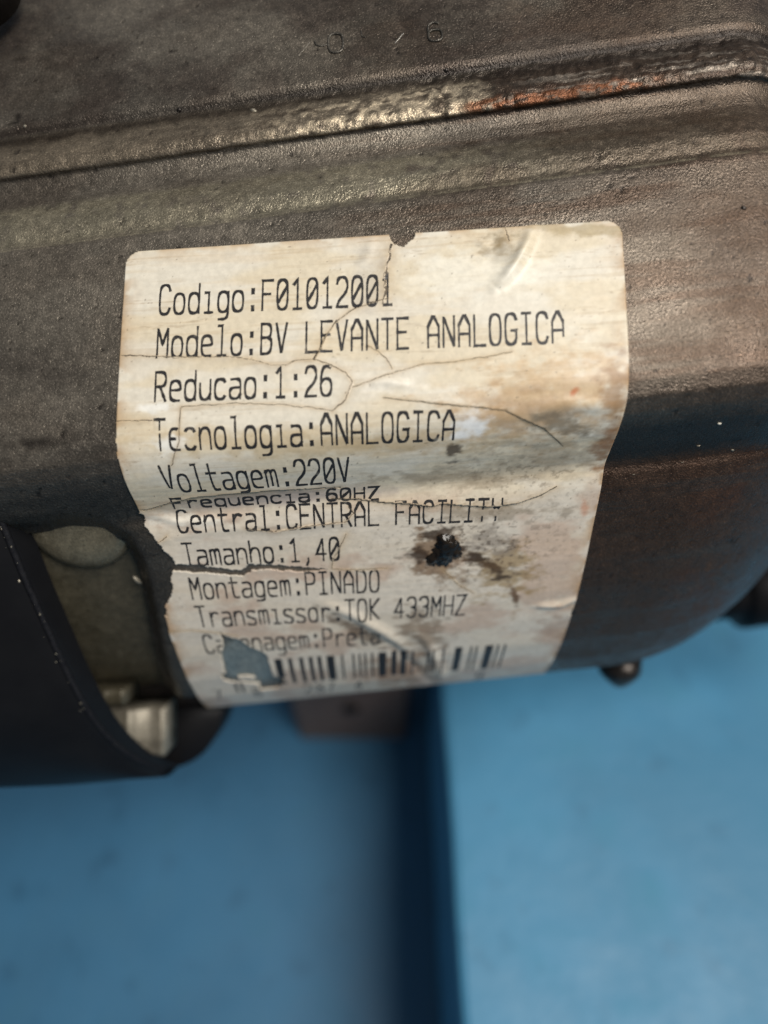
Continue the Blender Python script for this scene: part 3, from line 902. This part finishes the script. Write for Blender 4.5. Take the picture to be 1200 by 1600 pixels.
def ribbon_set(strokes, hw_v, hw_h, hh, step=0.22, wear=None):
    """strokes: list of (pts in (u, v) mm, closed). hw_v / hw_h: half widths of upright and level strokes"""
    V = []; F = []
    for pts, closed in strokes:
        p = np.asarray(pts, float)
        if closed:
            p = np.concatenate([p, p[:1]])
        # densify but keep corners
        q = [p[0]]
        for a0, b0 in zip(p[:-1], p[1:]):
            n = max(1, int(np.hypot(*(b0 - a0)) / step))
            for i in range(1, n + 1):
                q.append(a0 + (b0 - a0) * i / n)
        q = np.array(q)
        sg_ = q[1:] - q[:-1]; ln = np.hypot(sg_[:, 0], sg_[:, 1])[:, None]; sg_ = sg_ / np.maximum(ln, 1e-9)
        nrm = np.stack([-sg_[:, 1], sg_[:, 0]], 1)
        if closed:
            n0 = np.concatenate([nrm[-1:], nrm]); n1 = np.concatenate([nrm, nrm[:1]])
        else:
            n0 = np.concatenate([nrm[:1], nrm]); n1 = np.concatenate([nrm, nrm[-1:]])
        mt = n0 + n1; L = np.hypot(mt[:, 0], mt[:, 1])[:, None]; mt = np.where(L > 0.5, mt / np.maximum(L, 1e-9), n0)
        scl = np.clip(1.0 / np.maximum((mt * n0).sum(1), 0.5), 1, 1.7)
        wdt = (np.abs(mt[:, 0]) * hw_v + np.abs(mt[:, 1]) * hw_h) * scl
        wdt = wdt * (0.82 + 0.5 * (vnoise(q[:, 0] * 2.3, q[:, 1] * 2.3, 501)))
        if wear:
            wdt = wdt * (0.15 + 1.7 * fbm(q[:, 0] * 0.9, q[:, 1] * 0.9, 541, 3) ** 1.3)
        if not closed:
            q[0] -= sg_[0] * hw_v; q[-1] += sg_[-1] * hw_v
        Lf = q + mt * wdt[:, None]; Rt = q - mt * wdt[:, None]
        ok = kept(q[:, 0], q[:, 1])
        for bp in BARE:
            rg = (vnoise(q[:, 0] * 3, q[:, 1] * 3, 511) - 0.5) * 0.5
            ok &= ~in_poly(q[:, 0] + rg, q[:, 1] + rg, bp)
        hv = np.full(len(q), hh)
        A3 = on_label(Lf[:, 0], Lf[:, 1], hv[:, None]); B3 = on_label(Rt[:, 0], Rt[:, 1], hv[:, None])
        b0 = len(V)
        for i in range(len(q)):
            V.append(A3[i]); V.append(B3[i])
        for i in range(len(q) - 1):
            if ok[i] and ok[i + 1]:
                F.append((b0 + 2 * i, b0 + 2 * i + 1, b0 + 2 * i + 3, b0 + 2 * i + 2))
    return V, F


PITCH_C, GW = 2.455, 1.70


def text_line(txt, r, u0, hrow=0.66, hwv=0.15, hwh=0.225, name="printed_line", pitch=PITCH_C, gw=GW, hh=0.03):
    st = []
    for ci, ch in enumerate(txt):
        for kind, pts in GLY.get(ch, []):
            p = np.array(pts, float)
            if kind == Sm:
                p = chaikin(p, 2)
            elif kind == Cl:
                p = chaikin(p, 2, True)
            u = u0 + ci * pitch + p[:, 0] * gw
            v = V_OF_R(r + hrow * (0.5 - p[:, 1])) + u * TSK
            if ch == ':':
                for s_ in (-0.14, 0.14):
                    st.append((np.stack([u + s_, v], 1), False))
            else:
                st.append((np.stack([u, v], 1), kind == Cl))
    V, F = ribbon_set(st, hwv, hwh, hh)
    return build(name, V, F, M_INK, label, smooth=False)


LINES = ["Codigo:F01012001", "Modelo:BV LEVANTE ANALOGICA", "Reducao:1:26", "Tecnologia:ANALOGICA", "Voltagem:220V", "Frequencia:60HZ",
         "Central:CENTRAL FACILITY", "Tamanho:1,40", "Montagem:PINADO", "Transmissor:TOK 433MHZ", "Carenagem:Preta"]
for r_, tx in enumerate(LINES):
    text_line(tx, r_, -37.1)

# barcode: bars read off the photograph (pixel span at the level of the bars)
BARS = [(356, 360), (366, 370), (432, 443), (452, 458), (470, 476), (484, 490), (498, 504), (512, 524), (534, 537), (552, 555), (561, 564), (570, 573), (580, 583), (591, 603),
        (612, 620), (625, 634), (643, 646), (666, 669), (674, 677), (689, 692), (708, 719), (730, 733), (739, 742), (753, 765), (770, 773), (780, 783)]
st_v = []
Vb = []; Fb = []
r0, r1 = 10.62, 11.52
for (x0, x1) in BARS:
    um = uv(0.5 * (x0 + x1), 1036 - (0.5 * (x0 + x1) - 600) * 0.035)[0]
    hw = 0.5 * (x1 - x0) * 0.140
    n = 22
    vv = np.linspace(V_OF_R(r0), V_OF_R(r1 if x0 > 400 else 11.75), n)
    if x0 < 400:
        vv = np.linspace(V_OF_R(11.2), V_OF_R(11.75), n)
    ul = np.full(n, um - hw); ur = np.full(n, um + hw)
    A3 = on_label(ul, vv, np.full((n, 1), 0.03)); B3 = on_label(ur, vv, np.full((n, 1), 0.03))
    M3 = on_label(0.5 * (ul + ur), vv, np.full((n, 1), 0.03))
    okb = kept(0.5 * (ul + ur), vv)
    b0 = len(Vb)
    for i in range(n):
        Vb += [A3[i], M3[i], B3[i]]
    for i in range(n - 1):
        if okb[i] and okb[i + 1]:
            Fb.append((b0 + 3 * i, b0 + 3 * i + 1, b0 + 3 * i + 4, b0 + 3 * i + 3))
            Fb.append((b0 + 3 * i + 1, b0 + 3 * i + 2, b0 + 3 * i + 5, b0 + 3 * i + 4))
build("barcode", Vb, Fb, M_BARINK, label, smooth=False)
for tx, ux in (("7", 333), ("8", 396), ("287", 480), ("4", 560), ("9", 745)):
    u_ = uv(ux, 1066)[0]
    text_line(tx, 11.86, u_ - 0.8, 0.42, 0.13, 0.17, "barcode_digits", 2.7, 1.6)

# dirt-filled hairline cracks
for k_, (pts, wd, sd, hg) in CRACKS.items():
    if k_ == 'h':
        continue
    q = resample(np.array(uvs(pts)), max(6, int(len(pts) * 9)))
    q = q + 0.5 * np.stack([fbm(q[:, 1] * 1.3, q[:, 0] * 1.3, 521, 3) - 0.5, fbm(q[:, 0] * 1.3, q[:, 1] * 1.3, 523, 3) - 0.5], 1)
    sv = BARE; BARE = []
    Vc, Fc = ribbon_set([(q, False)], wd * 0.5, wd * 0.5, 0.045, wear=True)
    BARE = sv
    build("crack", Vc, Fc, M_CRACK, label, smooth=False)

# ---- wet black grease on the label
fg = np.zeros(U.shape)
for (x, y, r_) in ((694, 862, 17), (704, 852, 13), (686, 870, 14), (690, 840, 8), (697, 846, 12), (672, 874, 8), (712, 862, 8)):
    fg += np.exp(-(((lpx - x) / r_) ** 2 + ((lpy - y) / (r_ * 0.92)) ** 2))
fg += 0.9 * (fbm(U / 0.9, Vv / 0.9, 601, 3) - 0.5)
gh = np.clip((fg - 0.5) * 0.8, 0, 1.1) + 0.18 * (fbm(U / 0.8, Vv / 0.8, 611, 3) - 0.5) * (fg > 0.7)
gk = (fg[:-1, :-1] > 0.52) & (np.hypot(lpx - 690, lpy - 858)[:-1, :-1] < 60)
GP = LP + LN * (0.02 + gh)[..., None]
grid_mesh("grease_blob", GP, gk, LP - LN * 0.02, M_GREASE, label, None, flip=True)

# ---- grit and chips stuck to the casting
rng = np.random.default_rng(4)


def grit(px, py, r, sq=1.0, rot=0.0, mat=M_CHIP, name="grit_chip"):
    o, ex, ey, n = surf_frame(px, py)
    V = []; F = []
    nr_, ns_ = 5, 9
    for i in range(nr_):
        th = (i / (nr_ - 1)) * math.pi / 2
        for k2 in range(ns_):
            ph = 2 * math.pi * k2 / ns_
            rr = r * math.cos(th) * (0.75 + 0.5 * rng.random())
            x = rr * math.cos(ph); y = rr * math.sin(ph) * sq
            V.append(o + ex * (x * math.cos(rot) - y * math.sin(rot)) + ey * (x * math.sin(rot) + y * math.cos(rot)) + n * (r * 0.6 * math.sin(th)))
    for i in range(nr_ - 1):
        for k2 in range(ns_):
            F.append((i * ns_ + k2, i * ns_ + (k2 + 1) % ns_, (i + 1) * ns_ + (k2 + 1) % ns_, (i + 1) * ns_ + k2))
    return build(name, V, F, mat, motor)


grit(1123, 661, 0.36, 0.55, 0.2); grit(1143, 703, 0.32, 0.7, 0.5, M_LUG); grit(1065, 722, 0.3, 0.2, 0.0, M_LUG); grit(990, 742, 0.25, 0.25, 0.1, M_LUG); grit(205, 918, 1.2, 0.42, 1.1, M_LUG)
grit(396, 172, 0.6, 0.6, 0.2, M_LUG); grit(279, 172, 0.4, 0.9, 0, M_DARKM); grit(40, 198, 0.3, 1, 0, M_LUG); grit(1092, 697, 0.35, 0.18, -0.1, M_LUG); grit(1162, 326, 0.4, 1.0, 0, M_DARKM); grit(697, 111, 0.35, 1, 0, M_DARKM)

# ------------------------------------------------------------------ inside of the opening at the left end
ti = np.arange(-104, -30, 0.8); si = np.arange(S_OF_Y(770), S_OF_Y(1077) + 45, 0.8)
TI, SI = np.meshgrid(ti, si)
PI_ = body(TI, SI, smooth_profile(1.5))
kk = 0.86
PI_[..., 1] = CEN[0] + TI * AX[1] + (PI_[..., 1] - CEN[0] - TI * AX[1]) * kk
PI_[..., 2] = CEN[1] + TI * AX[2] + (PI_[..., 2] - CEN[1] - TI * AX[2]) * kk
PI_ += 0.25 * (fbm(TI / 4, SI / 4, 701) - 0.5)[..., None] * normals(PI_)
grid_mesh("inner_bracket", PI_, np.ones((len(si) - 1, len(ti) - 1), bool), None, M_OLIVE, motor, None, flip=True)
V, F = lathe(at(118, 812, 120.8), (-0.05, 0.42, -0.9), [(10.9, -8), (10.9, -1.2), (10.6, -0.2), (9.8, 0.8), (8.2, 1.6), (5.5, 2.1), (0.6, 2.3)], 48)
build("boss", V, F, M_BOSS, motor)


V, F = rounded_box(at(222, 1085, 172), (1, 0, 0), (0, 1, 0), (0, 0, 1), 17, 9.5, 3, 0.8)
build("inner_wall", V, F, M_DARKM, motor)


def lug(cx0, cy0, z, w, h_, d_, name, wav):
    n = 28
    front = []
    for i in range(n):
        x = -w / 2 + w * i / (n - 1)
        front.append((x, wav * math.sin(i / (n - 1) * 3 * math.pi) - wav * 1.4 * math.exp(-((i / (n - 1) - 0.52) / 0.06) ** 2)))
    c0 = at(cx0, cy0, z); V = []; F = []
    lv = [(-h_ / 2, 0), (-h_ / 2 + 0.4, -0.4), (h_ / 2 - 1.5, -0.4), (h_ / 2 - 0.4, 0.4), (h_ / 2, 1.8)]
    for (y, off) in lv:
        for (x, zz) in front:
            ry = y if x > -w * 0.1 else y - (abs(x + w * 0.1) * 0.85 if y > 0 else 0)
            V.append(c0 + np.array([x, ry, zz + off]))
        for (x, zz) in front[::-1]:
            ry = y if x > -w * 0.1 else y - (abs(x + w * 0.1) * 0.85 if y > 0 else 0)
            V.append(c0 + np.array([x, ry, d_]))
    m = 2 * n
    for i in range(len(lv) - 1):
        for k2 in range(m):
            F.append((i * m + k2, i * m + (k2 + 1) % m, (i + 1) * m + (k2 + 1) % m, (i + 1) * m + k2))
    F.append(tuple(range(m))[::-1]); F.append(tuple((len(lv) - 1) * m + k2 for k2 in range(m)))
    return build(name, V, F, M_LUG if wav > 0.2 else M_OLIVE, motor)


lug(203, 1146, 152, 15.5, 12.0, 10, "bracket_lug", 0.7)
lug(163, 1091, 146, 8.2, 4.2, 10, "bracket_lug", 0.1)

# ------------------------------------------------------------------ black plastic end cover
rim = [(-120, 560, 108), (-60, 690, 110), (-12, 775, 113), (14, 840, 116), (38, 900, 119.5), (66, 962, 123), (98, 1034, 127.5), (128, 1095, 132),
       (160, 1142, 137), (196, 1176, 143), (232, 1196, 150), (262, 1203, 158)]
bot = [(-420, 900, 118), (-380, 1000, 120), (-330, 1080, 122), (-270, 1160, 126), (-190, 1215, 132), (-110, 1230, 138), (-40, 1231, 142), (40, 1229, 146),
       (110, 1226, 149), (180, 1220, 153), (236, 1213, 157), (270, 1207, 161)]
R3 = chaikin(np.array([at(*p) for p in rim]), 2); B3 = chaikin(np.array([at(*p) for p in bot]), 2)
R3 = resample(R3, 60); B3 = resample(B3, 60)
rows = []
nin = 12
rows.append(R3 + np.array([1.8, 1.2, 6.0])); rows.append(R3 + np.array([0.5, 0.3, 1.6])); rows.append(R3 + np.array([0.0, 0.0, 0.45]))
for i in range(nin + 1):
    f = i / nin
    base = R3 * (1 - f) + B3 * f
    bul = math.sin(math.pi * f) * 3.2
    rows.append(base + np.array([-0.35 * (1 - f), 0.1, -bul]))
rows.append(B3 + np.array([0.0, 0.2, 4.0])); rows.append(B3 + np.array([0.3, -1.2, 14.0])); rows.append(B3 + np.array([1.0, -6.0, 30.0]))
CP = np.array(rows)
grid_mesh("end_cover", CP, np.ones((CP.shape[0] - 1, CP.shape[1] - 1), bool), None, M_BLACK, motor, None)
V, F = tube(R3 + np.array([-0.2, 0, 0.1]), 0.62, 8)
build("cover_rim", V, F, M_SCUFF, motor)
V = []; F = []
for i in range(26):
    q = R3[int(14 + 34 * rng.random())] + np.array([-0.5 + 1.6 * rng.random() - 0.8, 0.6 * rng.random() - 0.3, -0.62])
    a0 = rng.random() * 6.28; rr = 0.07 + 0.17 * rng.random() ** 3
    b0 = len(V); V += [q + rr * np.array([math.cos(a0 + t_), 1.5 * math.sin(a0 + t_), 0.3 * math.cos(3 * t_)]) for t_ in (0, 1.3, 2.5, 3.8, 5.0)] + [q + np.array([0, 0, -0.12])]
    F += [(b0 + k2, b0 + (k2 + 1) % 5, b0 + 5) for k2 in range(5)]
sco = build("scuff_marks", V, F, M_LUG, motor, smooth=False); sco["kind"] = "stuff"
fp = [(238, 1104), (352, 1098), (350, 1118), (340, 1148), (318, 1180), (288, 1199), (252, 1207), (225, 1203)]
f3 = chaikin(np.array([at(x, y, 168) for x, y in fp]), 2, True)
n = len(f3); V = []; F = []
for (off, sc_) in ((0, 0.90), (1.0, 1.0), (12, 1.0), (13, 0.9)):
    cc = f3.mean(0)
    for p in f3:
        q = cc + (p - cc) * sc_; V.append(q + np.array([0, 0, off]))
for i in range(3):
    for k2 in range(n):
        F.append((i * n + k2, i * n + (k2 + 1) % n, (i + 1) * n + (k2 + 1) % n, (i + 1) * n + k2))
F.append(tuple(range(n))[::-1]); F.append(tuple(3 * n + k2 for k2 in range(n)))
build("cover_flange", V, F, M_BLACK, motor)
V, F = lathe(at(-78, -74, 112), (0.2, -0.1, -1), [(9.6, -6), (9.6, 1.2), (9.0, 2.0), (7.5, 2.4), (0.5, 2.6)], 48)
build("top_cap", V, F, M_BLACK, motor)

# ------------------------------------------------------------------ fixings below the motor
down = np.array([0.0, math.cos(PITCH), math.sin(PITCH)])
V, F = lathe(at(968, 1047, 166), (0, 1.0, 0.1), [(5.3, -4), (5.3, 0.0), (4.9, 0.9), (3.9, 2.1), (2.5, 3.4), (1.2, 4.3), (0.3, 4.6)], 40)
build("screw", V, F, M_DARKM, motor)
V, F = lathe(at(1222, 918, 200), (0.985, -0.1, 0.1), [(7.5, -62), (7.5, -17), (9.0, -16), (11.0, -15), (11.0, 3), (10.4, 4), (12.0, 6), (12.0, 14), (8, 16), (8, 60)], 40)
build("shaft_gland", V, F, M_BLACK, motor)

# ------------------------------------------------------------------ brown post that carries the motor, standing on the lower floor
p0 = ray_to_plane(466, 1158, 0.0); p1 = ray_to_plane(636, 1150, 0.0)
y0 = 0.5 * (p0[1] + p1[1]); xa, xb = p0[0], p1[0]
PH, PD, bv = 0.212, 0.040, 0.0025
post_loc = np.array([0.5 * (xa + xb), y0 + PD / 2, 0.0])
post = bpy.data.objects.new("support_post", None)
sc.collection.objects.link(post)
post.location = post_loc
post.empty_display_size = 0.02
post["label"] = "blurred brown post below the motor, on the floor beside the raised slab"
post["category"] = "post"
hw, hd = 0.5 * (xb - xa), PD / 2
V = []; F = []
for (z, ins) in ((0.0, 0.0), (PH - bv, 0.0), (PH, bv)):
    for (x, y) in ((-hw + bv, -hd), (hw - bv, -hd), (hw, -hd + bv), (hw, hd - bv), (hw - bv, hd), (-hw + bv, hd), (-hw, hd - bv), (-hw, -hd + bv)):
        V.append((x - math.copysign(ins, x), y - math.copysign(ins, y), z))
for i in range(2):
    for k2 in range(8):
        F.append((i * 8 + k2, i * 8 + (k2 + 1) % 8, (i + 1) * 8 + (k2 + 1) % 8, (i + 1) * 8 + k2))
F.append(tuple(range(16, 24)))
BASE = np.zeros(3)
build("shaft", V, F, M_FOOT, post, smooth=False, world_space=True)
d_ = FWD + (548 - CX) / F_PX * RGT - (1106 - CY) / F_PX * UPV
hp = CAM + d_ * ((y0 - CAM[1]) / d_[1]) - post_loc
V, F = lathe(hp, (0, -1, 0), [(0.0042, -0.001), (0.0042, 0.0012), (0.0034, 0.0022), (0.0005, 0.0024)], 24)  # black disc standing in for the dark of the bolt hole
build("bolt_hole_disc", V, F, M_BLACK, post, world_space=True)
